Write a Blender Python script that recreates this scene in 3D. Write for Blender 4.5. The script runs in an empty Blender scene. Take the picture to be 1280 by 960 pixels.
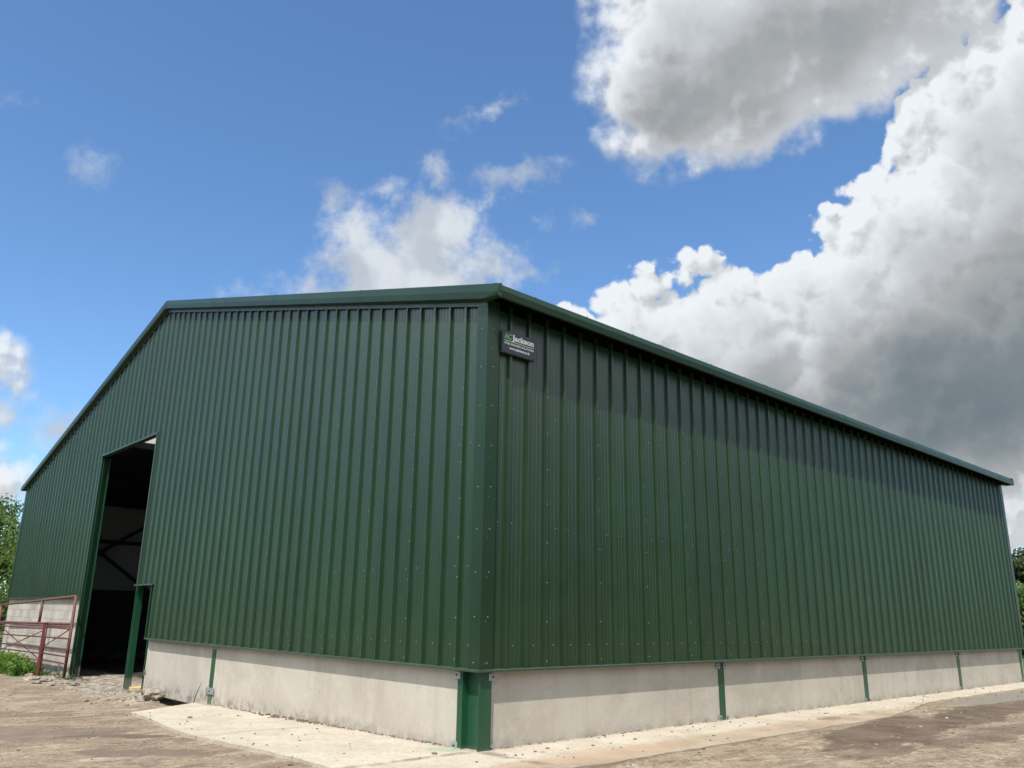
import bpy, math, random
from mathutils import Vector, Matrix, noise as mnoise
random.seed(7)
sc = bpy.context.scene
R_ = math.radians

# ------------------------------------------------------------------ helpers
def link(o, parent=None):
    sc.collection.objects.link(o)
    if parent is not None: o.parent = parent
    return o

def tag(o, label=None, cat=None, group=None, kind=None):
    if label: o['label'] = label
    if cat: o['category'] = cat
    if group: o['group'] = group
    if kind: o['kind'] = kind
    return o

def empty(name, loc, label, cat, group=None):
    o = bpy.data.objects.new(name, None)
    o.location = loc
    o.empty_display_size = .2
    link(o)
    return tag(o, label, cat, group)

class MB:
    def __init__(s): s.v = []; s.f = []
    def quad(s, a, b, c, d):
        n = len(s.v); s.v += [a, b, c, d]; s.f.append((n, n+1, n+2, n+3))
    def box(s, x0, y0, z0, x1, y1, z1):
        n = len(s.v)
        s.v += [(x0,y0,z0),(x1,y0,z0),(x1,y1,z0),(x0,y1,z0),(x0,y0,z1),(x1,y0,z1),(x1,y1,z1),(x0,y1,z1)]
        for f in ((0,3,2,1),(4,5,6,7),(0,1,5,4),(1,2,6,5),(2,3,7,6),(3,0,4,7)):
            s.f.append(tuple(n+i for i in f))
        return s
    def loft(s, rings, caps=True, closed=True):
        n = len(s.v); k = len(rings[0])
        for r in rings: s.v += list(r)
        for i in range(len(rings)-1):
            for j in range(k if closed else k-1):
                a = n+i*k+j; b = n+i*k+(j+1) % k
                s.f.append((a, b, b+k, a+k))
        if caps and closed:
            s.f.append(tuple(n+j for j in range(k))[::-1])
            s.f.append(tuple(n+(len(rings)-1)*k+j for j in range(k)))
        return s
    def bar(s, p, q, w, h=None, up=(0,0,1)):
        """rectangular bar from p to q"""
        h = h or w
        p = Vector(p); q = Vector(q); d = (q-p).normalized()
        u = Vector(up)
        if abs(d.dot(u)) > .95: u = Vector((1,0,0))
        a = d.cross(u).normalized(); b = a.cross(d)
        ring = lambda c: [tuple(c+a*sx*w/2+b*sy*h/2) for sx, sy in ((-1,-1),(1,-1),(1,1),(-1,1))]
        return s.loft([ring(p), ring(q)])
    def tube(s, pts, r, k=8):
        pts = [Vector(p) for p in pts]
        rs = r if isinstance(r, (list, tuple)) else [r]*len(pts)
        rings = []
        for i, c in enumerate(pts):
            d = (pts[min(i+1, len(pts)-1)]-pts[max(i-1, 0)]).normalized()
            u = Vector((0,0,1)) if abs(d.z) < .9 else Vector((1,0,0))
            a = d.cross(u).normalized(); b = a.cross(d)
            rings.append([tuple(c+(a*math.cos(t)+b*math.sin(t))*rs[i]) for t in [2*math.pi*j/k for j in range(k)]])
        return s.loft(rings)
    def rock(s, c, r, seed, flat=.7, sub=2):
        import bmesh
        bm = bmesh.new(); bmesh.ops.create_icosphere(bm, subdivisions=sub, radius=1)
        o = Vector((seed*3.17, seed*1.31, seed*.77)); n = len(s.v)
        rx, ry = random.uniform(.75, 1.25), random.uniform(.75, 1.25); az = random.uniform(0, 6.28)
        ca, sa = math.cos(az), math.sin(az)
        for v in bm.verts:
            p = v.co*(1+.55*mnoise.noise(v.co*1.3+o)+.2*mnoise.noise(v.co*3+o))
            x, y, z = p.x*rx*r, p.y*ry*r, p.z*flat*r
            s.v.append((c[0]+x*ca-y*sa, c[1]+x*sa+y*ca, c[2]+z))
        for f in bm.faces: s.f.append(tuple(n+v.index for v in f.verts))
        bm.free(); return s
    def build(s, name, mat, parent=None, smooth=False, bevel=0, loc=None):
        me = bpy.data.meshes.new(name); me.from_pydata(s.v, [], s.f); me.update()
        if mat: me.materials.append(mat)
        if smooth:
            for p in me.polygons: p.use_smooth = True
        o = bpy.data.objects.new(name, me); link(o, parent)
        if loc: o.location = loc
        if bevel:
            m = o.modifiers.new('Bevel', 'BEVEL'); m.width = bevel; m.segments = 2; m.limit_method = 'ANGLE'
        return o

# ------------------------------------------------------------------ node helpers
class N:
    def __init__(s, tree): s.t = tree; s.t.nodes.clear()
    def new(s, typ, **kw):
        n = s.t.nodes.new(typ)
        for k, v in kw.items(): setattr(n, k, v)
        return n
    def put(s, sock, val):
        if hasattr(val, 'is_output'): s.t.links.new(val, sock)
        elif val is not None: sock.default_value = val
    def m(s, op, a, b=None, c=None, clamp=False):
        n = s.new('ShaderNodeMath', operation=op); n.use_clamp = clamp
        s.put(n.inputs[0], a); s.put(n.inputs[1], b); s.put(n.inputs[2], c); return n.outputs[0]
    def v(s, op, a, b=None, scale=None):
        n = s.new('ShaderNodeVectorMath', operation=op)
        s.put(n.inputs[0], a); s.put(n.inputs[1], b)
        if scale is not None: s.put(n.inputs['Scale'], scale)
        return n.outputs['Value'] if op in ('DOT_PRODUCT','LENGTH','DISTANCE') else n.outputs['Vector']
    def mix(s, f, a, b, blend='MIX'):
        n = s.new('ShaderNodeMix', data_type='RGBA', blend_type=blend)
        s.put(n.inputs[0], f); s.put(n.inputs[6], a); s.put(n.inputs[7], b); return n.outputs[2]
    def mapr(s, x, a, b, c=0., d=1., smooth=True):
        n = s.new('ShaderNodeMapRange'); n.interpolation_type = 'SMOOTHSTEP' if smooth else 'LINEAR'
        for i, q in enumerate((x, a, b, c, d)): s.put(n.inputs[i], q)
        return n.outputs[0]
    def noise(s, vec, scale, detail=4., rough=.55, dist=0., out=0, dim='3D'):
        n = s.new('ShaderNodeTexNoise'); n.noise_dimensions = dim; s.put(n.inputs['Vector'], vec); n.inputs['Scale'].default_value = scale
        n.inputs['Detail'].default_value = detail; n.inputs['Roughness'].default_value = rough
        n.inputs['Distortion'].default_value = dist; return n.outputs[out]
    def voro(s, vec, scale, feature='F1', out='Distance', rnd=1., detail=0., smooth=.5):
        n = s.new('ShaderNodeTexVoronoi', feature=feature); s.put(n.inputs['Vector'], vec); n.inputs['Scale'].default_value = scale
        n.inputs['Randomness'].default_value = rnd
        if 'Detail' in n.inputs: n.inputs['Detail'].default_value = detail
        if feature == 'SMOOTH_F1': n.inputs['Smoothness'].default_value = smooth
        return n.outputs[out]
    def mapping(s, vec, loc=(0,0,0), rot=(0,0,0), scale=(1,1,1), typ='POINT'):
        n = s.new('ShaderNodeMapping', vector_type=typ); s.put(n.inputs[0], vec)
        n.inputs[1].default_value = loc; n.inputs[2].default_value = rot; n.inputs[3].default_value = scale
        return n.outputs[0]
    def xyz(s, x, y, z=0.):
        n = s.new('ShaderNodeCombineXYZ'); s.put(n.inputs[0], x); s.put(n.inputs[1], y); s.put(n.inputs[2], z); return n.outputs[0]
    def sep(s, vec):
        n = s.new('ShaderNodeSeparateXYZ'); s.put(n.inputs[0], vec); return n.outputs
    def pos(s): return s.new('ShaderNodeNewGeometry').outputs['Position']

def C4(c): return (c[0], c[1], c[2], 1.)

def material(name, fn):
    m = bpy.data.materials.new(name); m.use_nodes = True
    n = N(m.node_tree); out = n.new('ShaderNodeOutputMaterial'); b = n.new('ShaderNodeBsdfPrincipled')
    n.t.links.new(b.outputs[0], out.inputs[0])
    fn(n, b, out); return m

def bump(n, b, h, dist, strength=1.):
    k = n.new('ShaderNodeBump'); n.put(k.inputs['Height'], h); k.inputs['Distance'].default_value = dist
    k.inputs['Strength'].default_value = strength; n.t.links.new(k.outputs[0], b.inputs['Normal'])

def painted(name, col, rough=.35, dirt=.12, dirtcol=(.2,.17,.12), dirt_h=None, spec=.5):
    def fn(n, b, out):
        p = n.pos()
        a = n.noise(p, .9, 5, .6); sx = n.mapping(p, scale=(9, 9, .5)); st = n.noise(sx, 1., 4, .6)
        c = n.mix(n.mapr(a, .3, .75), C4([x*.9 for x in col]), C4([x*1.12 for x in col]))
        f = n.m('MULTIPLY', n.mapr(st, .5, .85), dirt)
        if dirt_h:
            z = n.sep(p)[2]
            sm = n.mapr(n.noise(p, 1.3, 4, .65), .56, .75)
            f = n.m('ADD', f, n.m('MULTIPLY', n.m('MULTIPLY', n.mapr(z, dirt_h+1.0, dirt_h, 0, .16), sm), n.mapr(n.noise(n.mapping(p, scale=(30,30,2)), 1, 3), .4, .7)))
        if name.startswith('green coated'):
            q = n.sep(p); sid = n.m('FLOOR', n.m('ADD', n.m('ADD', q[0], q[1]), -.29))
            wn = n.new('ShaderNodeTexWhiteNoise'); wn.noise_dimensions = '1D'; n.put(wn.inputs['W'], sid)
            c = n.mix(1., c, n.mix(wn.outputs['Value'], (.90,.91,.90,1), (1.10,1.09,1.10,1)), 'MULTIPLY')
        if name.startswith('green painted'):
            z = n.sep(p)[2]
            f = n.m('MAXIMUM', f, n.m('MULTIPLY', n.mapr(n.m('ADD', z, n.m('MULTIPLY', n.noise(p, 14, 4, .7), .12)), .12, .0), .6))
            f = n.m('MAXIMUM', f, n.m('MULTIPLY', n.mapr(n.noise(p, 22, 5, .7), .62, .72), .3))
        n.put(b.inputs['Base Color'], n.mix(f, c, C4(dirtcol)))
        n.put(b.inputs['Roughness'], n.mapr(n.noise(p, 3.5, 5, .6), .3, .7, rough-.02, rough+.04))
        b.inputs['Specular IOR Level'].default_value = spec
        bump(n, b, n.noise(n.mapping(p, scale=(1,1,.35)), 1.1, 0.), .002, .15)
    return material(name, fn)

M = {}
M['clad'] = painted('green coated steel', (.0085, .030, .0085), .34, .035, (.11,.12,.08), .85, spec=.8)
M['trim'] = painted('green flashing', (.008, .028, .0095), .36, .05, (.10,.12,.08), spec=.45)
M['trimlt'] = painted('pale green trim', (.03, .05, .034), .4, .1)
M['post'] = painted('green painted steel', (.010, .060, .028), .36, .1, (.15,.16,.12))
M['red'] = painted('red oxide steel', (.105, .018, .015), .6, .5, (.16,.09,.06))
M['rust'] = painted('rusty brown steel', (.12, .05, .037), .75, .5, (.10,.055,.035))
M['dark'] = painted('dark steelwork', (.03, .035, .04), .6, .1)
M['liner'] = painted('white liner', (.55, .56, .56), .55, .15)
M['roofin'] = painted('roof liner', (.07, .075, .085), .6, .1)
M['black'] = painted('black eaves shade', (.002, .002, .0025), .9, .0, spec=.05)  # near-black colour stands for the deep shade under the eaves
M['timber'] = painted('pale timber', (.55, .38, .16), .7, .2)

def f_(n, b, out):
    p = n.pos(); c = n.mix(n.mapr(n.noise(p, 25, 5, .7), .3, .7), (.26,.275,.28,1), (.44,.455,.46,1))
    n.put(b.inputs['Base Color'], c); b.inputs['Metallic'].default_value = .6; b.inputs['Roughness'].default_value = .5
M['galv'] = material('galvanised steel', f_)

def f_(n, b, out):
    b.inputs['Base Color'].default_value = (.14,.18,.15,1); b.inputs['Metallic'].default_value = .2; b.inputs['Roughness'].default_value = .35
M['screw'] = material('screw heads', f_)

def concrete(name, c0, c1, blocks=False):
    def fn(n, b, out):
        p = n.pos(); s = n.sep(p)
        blot = n.noise(p, 1.1, 6, .62, .6)
        stre = n.noise(n.mapping(p, scale=(5,5,.35)), 1.3, 5, .6)
        c = n.mix(n.mapr(blot, .32, .72), C4(c0), C4(c1))
        c = n.mix(n.m('MULTIPLY', n.mapr(stre, .50, .74), .32), c, C4([x*.72 for x in c0]))
        c = n.mix(n.m('MULTIPLY', n.mapr(n.noise(p, 4., 6, .7), .50, .72), .4), c, C4([x*1.15 for x in c1]))
        fine = n.noise(p, 45, 4, .7)
        c = n.mix(n.m('MULTIPLY', n.mapr(fine, .35, .65, 1, 0), .22), c, C4([x*.6 for x in c0]))
        # dirt splash at the foot and small pits
        foot = n.mapr(s[2], -.12, .16, 1, 0)
        fm = n.m('MULTIPLY', foot, n.mapr(n.noise(p, 6, 5, .65), .38, .7))
        c = n.mix(n.m('MULTIPLY', fm, .9), c, (.17,.135,.10,1))
        pits = n.mapr(n.voro(n.mapping(p, scale=(1,1,.5)), 14), .0, .09, 1, 0)
        pm = n.m('MULTIPLY', pits, n.mapr(n.noise(p, 1.7, 3, .6), .56, .68))
        c = n.mix(n.m('MULTIPLY', pm, .8), c, (.07,.06,.05,1))
        smg = n.mapr(n.noise(n.mapping(p, rot=(R_(35),R_(35),0), scale=(.6,.6,2.)), 2.6, 7, .72, .5), .62, .70)
        c = n.mix(n.m('MULTIPLY', smg, .35), c, (.20,.175,.14,1))
        h = n.m('ADD', n.m('MULTIPLY', fine, .4), n.noise(p, 7, 4))
        if blocks:
            br = n.new('ShaderNodeTexBrick'); n.put(br.inputs['Vector'], n.xyz(s[1], s[2], 0.))
            br.inputs['Scale'].default_value = 1.; br.inputs['Brick Width'].default_value = .45; br.inputs['Row Height'].default_value = .225
            br.inputs['Mortar Size'].default_value = .006; br.inputs['Color1'].default_value = (.85,.85,.85,1); br.inputs['Color2'].default_value = (1.1,1.08,1.02,1)
            br.inputs['Mortar'].default_value = (.62,.6,.57,1)
            c = n.mix(1., c, br.outputs[0], 'MULTIPLY')
        n.put(b.inputs['Base Color'], c); b.inputs['Roughness'].default_value = .9; b.inputs['Specular IOR Level'].default_value = .2
        bump(n, b, h, .004, .5)
    return material(name, fn)
M['conc'] = concrete('precast concrete', (.385,.346,.285), (.47,.428,.36))
M['block'] = concrete('concrete blocks', (.38,.35,.31), (.50,.46,.41), True)
M['rubble'] = concrete('broken concrete', (.16,.13,.098), (.40,.35,.28))
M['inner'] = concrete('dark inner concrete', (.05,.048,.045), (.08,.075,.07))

def f_(n, b, out):
    b.inputs['Base Color'].default_value = (.85,.85,.82,1); b.inputs['Roughness'].default_value = .5
    t = n.new('ShaderNodeBsdfTranslucent'); t.inputs[0].default_value = (.40,.39,.34,1)
    mx = n.new('ShaderNodeMixShader'); mx.inputs[0].default_value = .7
    n.t.links.new(b.outputs[0], mx.inputs[1]); n.t.links.new(t.outputs[0], mx.inputs[2]); n.t.links.new(mx.outputs[0], out.inputs[0])
M['light'] = material('translucent rooflight sheet', f_)

def flat(name, c, r=.5):
    def fn(n, b, out):
        p = n.pos(); n.put(b.inputs['Base Color'], n.mix(n.noise(p, 20, 3), C4([x*.93 for x in c]), C4([x*1.07 for x in c])))
        b.inputs['Roughness'].default_value = r
    return material(name, fn)
M['signbg'] = flat('dark grey sign face', (.035,.037,.045), .4)
M['white'] = flat('white lettering', (.85,.85,.85))
M['lime'] = flat('green lettering', (.25,.52,.14))
M['palegreen'] = flat('pale green line', (.40,.62,.36))

def leafmat(name, lo, hi):
    def fn(n, b, out):
        g = n.new('ShaderNodeNewGeometry'); p = g.outputs['Position']
        f = n.m('ADD', n.m('MULTIPLY', g.outputs['Random Per Island'], .55), n.m('MULTIPLY', n.mapr(n.noise(p, .8, 2), .35, .65), .45))
        c = n.mix(f, C4(lo), C4(hi)); n.put(b.inputs['Base Color'], c)
        b.inputs['Roughness'].default_value = .55; b.inputs['Specular IOR Level'].default_value = .3
        t = n.new('ShaderNodeBsdfTranslucent'); n.put(t.inputs[0], n.mix(.5, c, (hi[0]*1.6, hi[1]*1.6, hi[2], 1)))
        mx = n.new('ShaderNodeMixShader'); mx.inputs[0].default_value = .35
        n.t.links.new(b.outputs[0], mx.inputs[1]); n.t.links.new(t.outputs[0], mx.inputs[2]); n.t.links.new(mx.outputs[0], out.inputs[0])
    return material(name, fn)
M['leaf'] = leafmat('tree leaves', (.042,.078,.017), (.125,.19,.042))
M['leafdark'] = leafmat('dark tree leaves', (.03,.045,.018), (.07,.09,.03))
M['leafweed'] = leafmat('nettle leaves', (.05,.11,.018), (.16,.26,.05))
def f_(n, b, out):
    p = n.pos(); n.put(b.inputs['Base Color'], n.mix(n.noise(n.mapping(p, scale=(8,8,1)), 2, 4), (.06,.045,.03,1), (.16,.13,.10,1))); b.inputs['Roughness'].default_value = .9
M['bark'] = material('bark', f_)

# ground: dusty farm yard, mud, wet patch, grass far out
def ground_mat(n, b, out, apron=False):
    p = n.pos(); s = n.sep(p); X, Y = s[0], s[1]
    pn = n.v('ADD', p, n.v('SCALE', n.v('SUBTRACT', n.noise(p, .9, 4, .6, out=1), (.5,.5,.5)), scale=.9))
    q = n.sep(pn)
    big = n.noise(p, .35, 4, .6); med = n.noise(p, 1.4, 6, .65, .4)
    # faint drag streaks left by a scraper, running along x-y diagonal
    stv = n.mapping(p, rot=(0,0,R_(42)), scale=(.8, 2.0, 1)); st = n.noise(stv, 1.1, 8, .7, .3)
    mott = n.noise(p, 7., 7, .75); mott2 = n.noise(n.v('ADD', p, (5.1,3.3,0)), 16., 5, .75)
    fine = n.noise(p, 30, 5, .7); grit = n.voro(p, 38)
    if apron:
        c = n.mix(n.mapr(med, .3, .7), (.40,.345,.265,1), (.50,.44,.345,1))
        c = n.mix(n.m('MULTIPLY', n.mapr(st, .5, .75), .45), c, (.42,.34,.25,1))
    else:
        c = n.mix(n.mapr(med, .3, .7), (.20,.145,.092,1), (.315,.245,.17,1))
        c = n.mix(n.m('MULTIPLY', n.mapr(st, .46, .62), .7), c, (.135,.096,.062,1))
        c = n.mix(n.m('MULTIPLY', n.mapr(n.noise(stv, 2.3, 6, .72), .53, .68), .6), c, (.47,.385,.28,1))
        dk = n.m('MULTIPLY', n.mapr(n.noise(n.mapping(stv, scale=(1.,.8,1)), 3.0, 7, .72), .56, .64), .8)
        c = n.mix(dk, c, (.10,.074,.052,1))
    ka = .45 if apron else 1.
    c = n.mix(n.m('MULTIPLY', n.mapr(mott, .50, .66), ka*.55), c, n.mix(.6, c, (.10,.078,.055,1)))
    c = n.mix(n.m('MULTIPLY', n.mapr(mott2, .52, .62), ka*.5), c, n.mix(.5, c, (.56,.48,.37,1)))
    c = n.mix(n.m('MULTIPLY', n.mapr(mott2, .47, .39), ka*.6), c, n.mix(.55, c, (.09,.07,.05,1)))
    c = n.mix(n.m('MULTIPLY', n.mapr(fine, .3, .7, 1, 0), .45), c, n.mix(.5, c, (.10,.085,.065,1)))
    pw = n.v('ADD', n.mapping(p, rot=(0,0,R_(42)), scale=(.75,1.2,1)), n.v('SCALE', n.noise(p, 9, 3, .6, out=1), scale=.12))
    for sc_, lo_, hi_, amp_, gate, colr in ((7., .10, .17, .75, .56, (.085,.058,.038,1)), (12., .10, .18, .7, .52, (.10,.07,.048,1)), (15., .09, .16, .55, .53, (.62,.56,.46,1))):
        b1 = n.mapr(n.voro(n.v('ADD', pw, (sc_, gate*9, 0)), sc_), lo_, hi_, 1, 0); g1 = n.mapr(n.noise(n.v('ADD', p, (0, sc_, 0)), 1.5, 5, .65), gate-.03, gate+.03)
        c = n.mix(n.m('MULTIPLY', n.m('MULTIPLY', b1, g1), amp_*(.75 if apron else 1.)), c, colr)
    sp = n.mapr(n.voro(p, 17), .05, .10, 1, 0); spm = n.mapr(n.noise(p, 1.1, 3), .48, .62)
    c = n.mix(n.m('MULTIPLY', n.m('MULTIPLY', sp, spm), .75), c, (.09,.065,.045,1))
    sw = n.mapr(n.voro(n.v('ADD', p, (7.3,2.1,0)), 21), .04, .08, 1, 0)
    swm = n.mapr(n.noise(n.v('ADD', p, (3,9,0)), .8, 3), .5, .62)
    c = n.mix(n.m('MULTIPLY', n.m('MULTIPLY', sw, swm), .7), c, (.66,.62,.55,1))
    rough = n.mapr(fine, .3, .7, .85, .98); h = n.m('ADD', n.m('MULTIPLY', fine, .35), n.m('MULTIPLY', grit, .5))
    h = n.m('ADD', h, n.m('ADD', n.m('MULTIPLY', med, 1.2), n.m('MULTIPLY', mott, 1.2)))
    def blob(cx, cy, rx, ry, rot, amp, sc_=1.6, lo=0., hi=.25, wamp=1.):
        e = n.v('LENGTH', n.mapping(n.xyz(X, Y), (cx, cy, 0), (0,0,R_(rot)), (rx, ry, 1), 'TEXTURE'))
        d = n.m('ADD', n.m('SUBTRACT', 1., e), n.m('MULTIPLY', n.m('SUBTRACT', n.noise(n.mapping(p, rot=(0,0,R_(10)), scale=(.6,1.7,1)), sc_, 7, .68), .5), wamp*2.2))
        return n.m('MULTIPLY', n.mapr(d, lo, hi), amp)
    if not apron:
        # brown damp manure patch by the side wall
        mud = n.m('MAXIMUM', blob(6.2, -1.95, 3.0, .72, 8, .92), blob(9.8, -1.85, 3.8, .6, 4, .9))
        mud = n.m('MAXIMUM', mud, n.m('MAXIMUM', blob(4.0, -2.65, 1.1, .25, 0, .75), blob(7.0, -2.9, 2.5, .35, 0, .6)))
        c = n.mix(mud, c, n.mix(n.mapr(med, .3, .7), (.075,.052,.036,1), (.135,.098,.07,1)))
        # damp streaks on the gable side
        c = n.mix(blob(-3.0, .6, 1.5, .4, -42, .7), c, (.11,.08,.055,1))
        c = n.mix(blob(-2.4, 4.2, .8, .22, -42, .8), c, (.10,.072,.05,1))
        c = n.mix(blob(-3.4, 8.5, 2.2, .5, -42, .6), c, (.13,.097,.067,1))
        c = n.mix(n.m('MAXIMUM', blob(-3.3, 5.4, 1.8, .8, -42, .6), blob(-2.6, 2.6, .9, .35, -42, .8)), c, (.13,.10,.075,1))
        # grey drying puddle
        pud = blob(14.2, -1.12, 3.6, .42, 0, 1., lo=.0, hi=.08, wamp=.4)
        c = n.mix(pud, c, (.20,.175,.14,1)); rough = n.mapr(pud, 0, 1, rough, .6)
        # earthy stone zone in front of and inside the door
        dz = n.m('MULTIPLY', n.mapr(q[1], 7.6, 8.6), n.mapr(q[0], -1.15, -.75))
        ce = n.mix(n.mapr(n.noise(p, 5, 6, .7), .35, .65), (.145,.115,.085,1), (.33,.29,.235,1))
        c = n.mix(dz, c, ce)
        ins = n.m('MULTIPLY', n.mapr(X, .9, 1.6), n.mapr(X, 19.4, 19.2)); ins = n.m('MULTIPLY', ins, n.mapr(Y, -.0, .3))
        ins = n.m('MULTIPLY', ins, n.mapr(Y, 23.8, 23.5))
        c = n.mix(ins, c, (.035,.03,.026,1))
        # grass far out, drawn in close behind the viewer to darken wall reflections
        gr = n.m('MAXIMUM', n.mapr(q[1], 25.5, 27.5), n.mapr(q[0], 27., 29.)); gr = n.m('MAXIMUM', gr, n.mapr(q[0], -9.5, -11.5))
        gr = n.m('MAXIMUM', gr, n.mapr(q[1], -11., -13.))
        gr = n.m('MAXIMUM', gr, n.m('MULTIPLY', n.m('MULTIPLY', n.mapr(q[1], 15.7, 16.6), n.mapr(q[0], -1.2, -.8)), n.mapr(X, .12, .05)))
        c = n.mix(gr, c, n.mix(n.noise(p, 3, 5, .7), (.03,.06,.012,1), (.085,.125,.035,1)))
    else:
        # rusty and damp blotches, fading to the yard tone at the ragged edge
        e1 = n.m('ADD', n.m('MULTIPLY', Y, -1.), n.m('MULTIPLY', n.m('SUBTRACT', n.noise(n.mapping(p, scale=(.5,1.4,1)), 1.7, 6, .65), .5), 1.0))
        fe = n.mapr(e1, .45, .95); 
        c = n.mix(n.m('MULTIPLY', fe, .85), c, n.mix(n.mapr(med, .3, .7), (.22,.165,.11,1), (.35,.28,.20,1)))
        c = n.mix(blob(.8, -.85, 1.8, .3, 0, .5), c, (.36,.25,.165,1)); c = n.mix(blob(5., -.85, 3.5, .22, 0, .4), c, (.33,.24,.165,1))
        # dark line of dirt along the wall
        wl = n.m('MULTIPLY', n.mapr(n.m('MAXIMUM', X, n.m('MULTIPLY', Y, -1.)), 0, .02), 0.)
        wd = n.m('MINIMUM', n.m('ABSOLUTE', n.m('SUBTRACT', Y, .08)), 9.)
        c = n.mix(n.m('MULTIPLY', n.m('MULTIPLY', n.mapr(wd, .03, .1, 1, 0), n.mapr(n.noise(p, 3, 5, .7), .4, .6)), .7), c, (.15,.11,.08,1))
        wd = n.m('ABSOLUTE', n.m('SUBTRACT', X, .08))
        c = n.mix(n.m('MULTIPLY', n.m('MULTIPLY', n.mapr(wd, .02, .16, 1, 0), n.mapr(n.noise(p, 2.4, 5, .7), .4, .6)), .8), c, (.16,.115,.085,1))
        # joint
        jd = n.m('ABSOLUTE', n.m('SUBTRACT', Y, n.m('ADD', 3.27, n.m('MULTIPLY', n.noise(p, 2, 3), .06))))
        jm = n.m('MULTIPLY', n.mapr(jd, .012, .03, 1, 0), n.mapr(X, 0., -.02))
        c = n.mix(n.m('MULTIPLY', jm, .7), c, (.2,.165,.13,1))
        # green paint smear by the corner post
        c = n.mix(blob(-.12, .42, .22, .3, 20, .35), c, (.12,.26,.15,1))
    n.put(b.inputs['Base Color'], c); n.put(b.inputs['Roughness'], rough); b.inputs['Specular IOR Level'].default_value = .25
    bump(n, b, h, .012 if not apron else .006, .8)
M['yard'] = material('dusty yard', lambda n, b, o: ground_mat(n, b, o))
M['apron'] = material('pale concrete apron', lambda n, b, o: ground_mat(n, b, o, True))

# ------------------------------------------------------------------ ground
def gz(y): return -.02*min(max(y, 0), 9) - .004*min(max(y-9, 0), 30)
def sstep(a, b, x):
    t = min(max((x-a)/(b-a), 0), 1); return t*t*(3-2*t)
def ground_h(x, y):
    z = gz(y)-.035+.026*sstep(.3, 1.5, x)*sstep(.5, -.3, y)
    near = sstep(60, 20, abs(x))*sstep(60, 30, abs(y))
    z += (.018*mnoise.noise(Vector((x*.5, y*.5, 0)))+.008*mnoise.noise(Vector((x*2, y*2, 3))))*near
    # disturbed ground at the door
    d = sstep(7.9, 8.8, y)*sstep(18.5, 16.5, y)*sstep(-1.3, -.7, x)*sstep(3.5, 1.5, x)
    z += d*(.05*mnoise.noise(Vector((x*2.2, y*2.2, 9)))+.03*mnoise.noise(Vector((x*7, y*7, 2))))
    # rubble heap
    r = math.hypot((x+.55)/.75, (y-9.1)/1.25); z += .20*sstep(1., 0, r)*(1+.9*mnoise.noise(Vector((x*3, y*3, 5)))+.5*mnoise.noise(Vector((x*9, y*9, 1))))
    # trench under the last gable panel
    t = sstep(-.42, -.18, x)*sstep(1.1, .7, x)*sstep(7.75, 8.1, y)*sstep(10.8, 10.3, y)
    z -= .33*t
    return z
xs = []; ys = []
def axis(lo, hi, step, far, grow=1.35):
    a = []; s = lo; d = step
    while s > -far: d *= grow; s -= d; a.append(s)
    a = a[::-1]; k = int(round((hi-lo)/step)); a += [lo+i*step for i in range(k+1)]; s = a[-1]; d = step
    while s < far: d *= grow; s += d; a.append(s)
    return a
xs = axis(-5, 4, .09, 900); ys = axis(-4.5, 19, .09, 900)
m = MB(); nx = len(xs)
for y in ys:
    for x in xs: m.v.append((x, y, ground_h(x, y)))
for j in range(len(ys)-1):
    for i in range(nx-1):
        a = j*nx+i; m.f.append((a, a+1, a+1+nx, a+nx))
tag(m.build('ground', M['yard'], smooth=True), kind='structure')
# concrete apron: gable arm and side arm
m = MB()
def slab_grid(pts_fn, nu, nv):
    base = len(m.v)
    for j in range(nv+1):
        for i in range(nu+1):
            x, y = pts_fn(i/nu, j/nv); m.v.append((x, y, gz(y)+.004+.005*mnoise.noise(Vector((x*1.5, y*1.5, 7)))))
    for j in range(nv):
        for i in range(nu):
            a = base+j*(nu+1)+i; m.f.append((a, a+1, a+nu+2, a+nu+1))
    # skirt
    edge = [base+i for i in range(nu+1)]+[base+j*(nu+1)+nu for j in range(1, nv+1)]+[base+nv*(nu+1)+i for i in range(nu-1, -1, -1)]+[base+j*(nu+1) for j in range(nv-1, 0, -1)]
    n0 = len(m.v)
    for e in edge: x, y, z = m.v[e]; m.v.append((x, y, z-.15))
    k = len(edge)
    for i in range(k): m.f.append((edge[i], n0+i, n0+(i+1) % k, edge[(i+1) % k]))
def P1(u, v):
    y = -1.25+(6.72+1.25)*v; xo = -1.72+.05*math.sin(y*1.3)+.27*sstep(3.0, 8.4, y)*1.3
    x = xo+(.16-xo)*u; return x+.02*mnoise.noise(Vector((y*4, 1, 1)))*(u < .01), y+(1.1*sstep(5.2, 6.72, y))*u
def P2(u, v):
    x = .162+(21.5-.162)*u; yo = -1.25+.62*sstep(7, 11.5, x)+.05*mnoise.noise(Vector((x*2, 0, 0))); return x, yo+(.16-yo)*v
slab_grid(P1, 16, 60); slab_grid(P2, 120, 10)
tag(m.build('concrete_apron', M['apron'], smooth=False), kind='structure')

# ------------------------------------------------------------------ the shed
W = 23.72; L = 19.34; YR = 11.86
def zt(y): return 8.69-.27*abs(y-YR)
ZB = .855; ZB2 = 1.69
D0, D1, D2 = 15.5, 11.50, 10.62       # door left edge, right edge, notch edge
ZD, ZN = 5.33, 1.95
shed = empty('farm_shed', (0, 0, 0), 'large dark green ribbed steel farm shed with tall doorway in its gable', 'shed')

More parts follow.
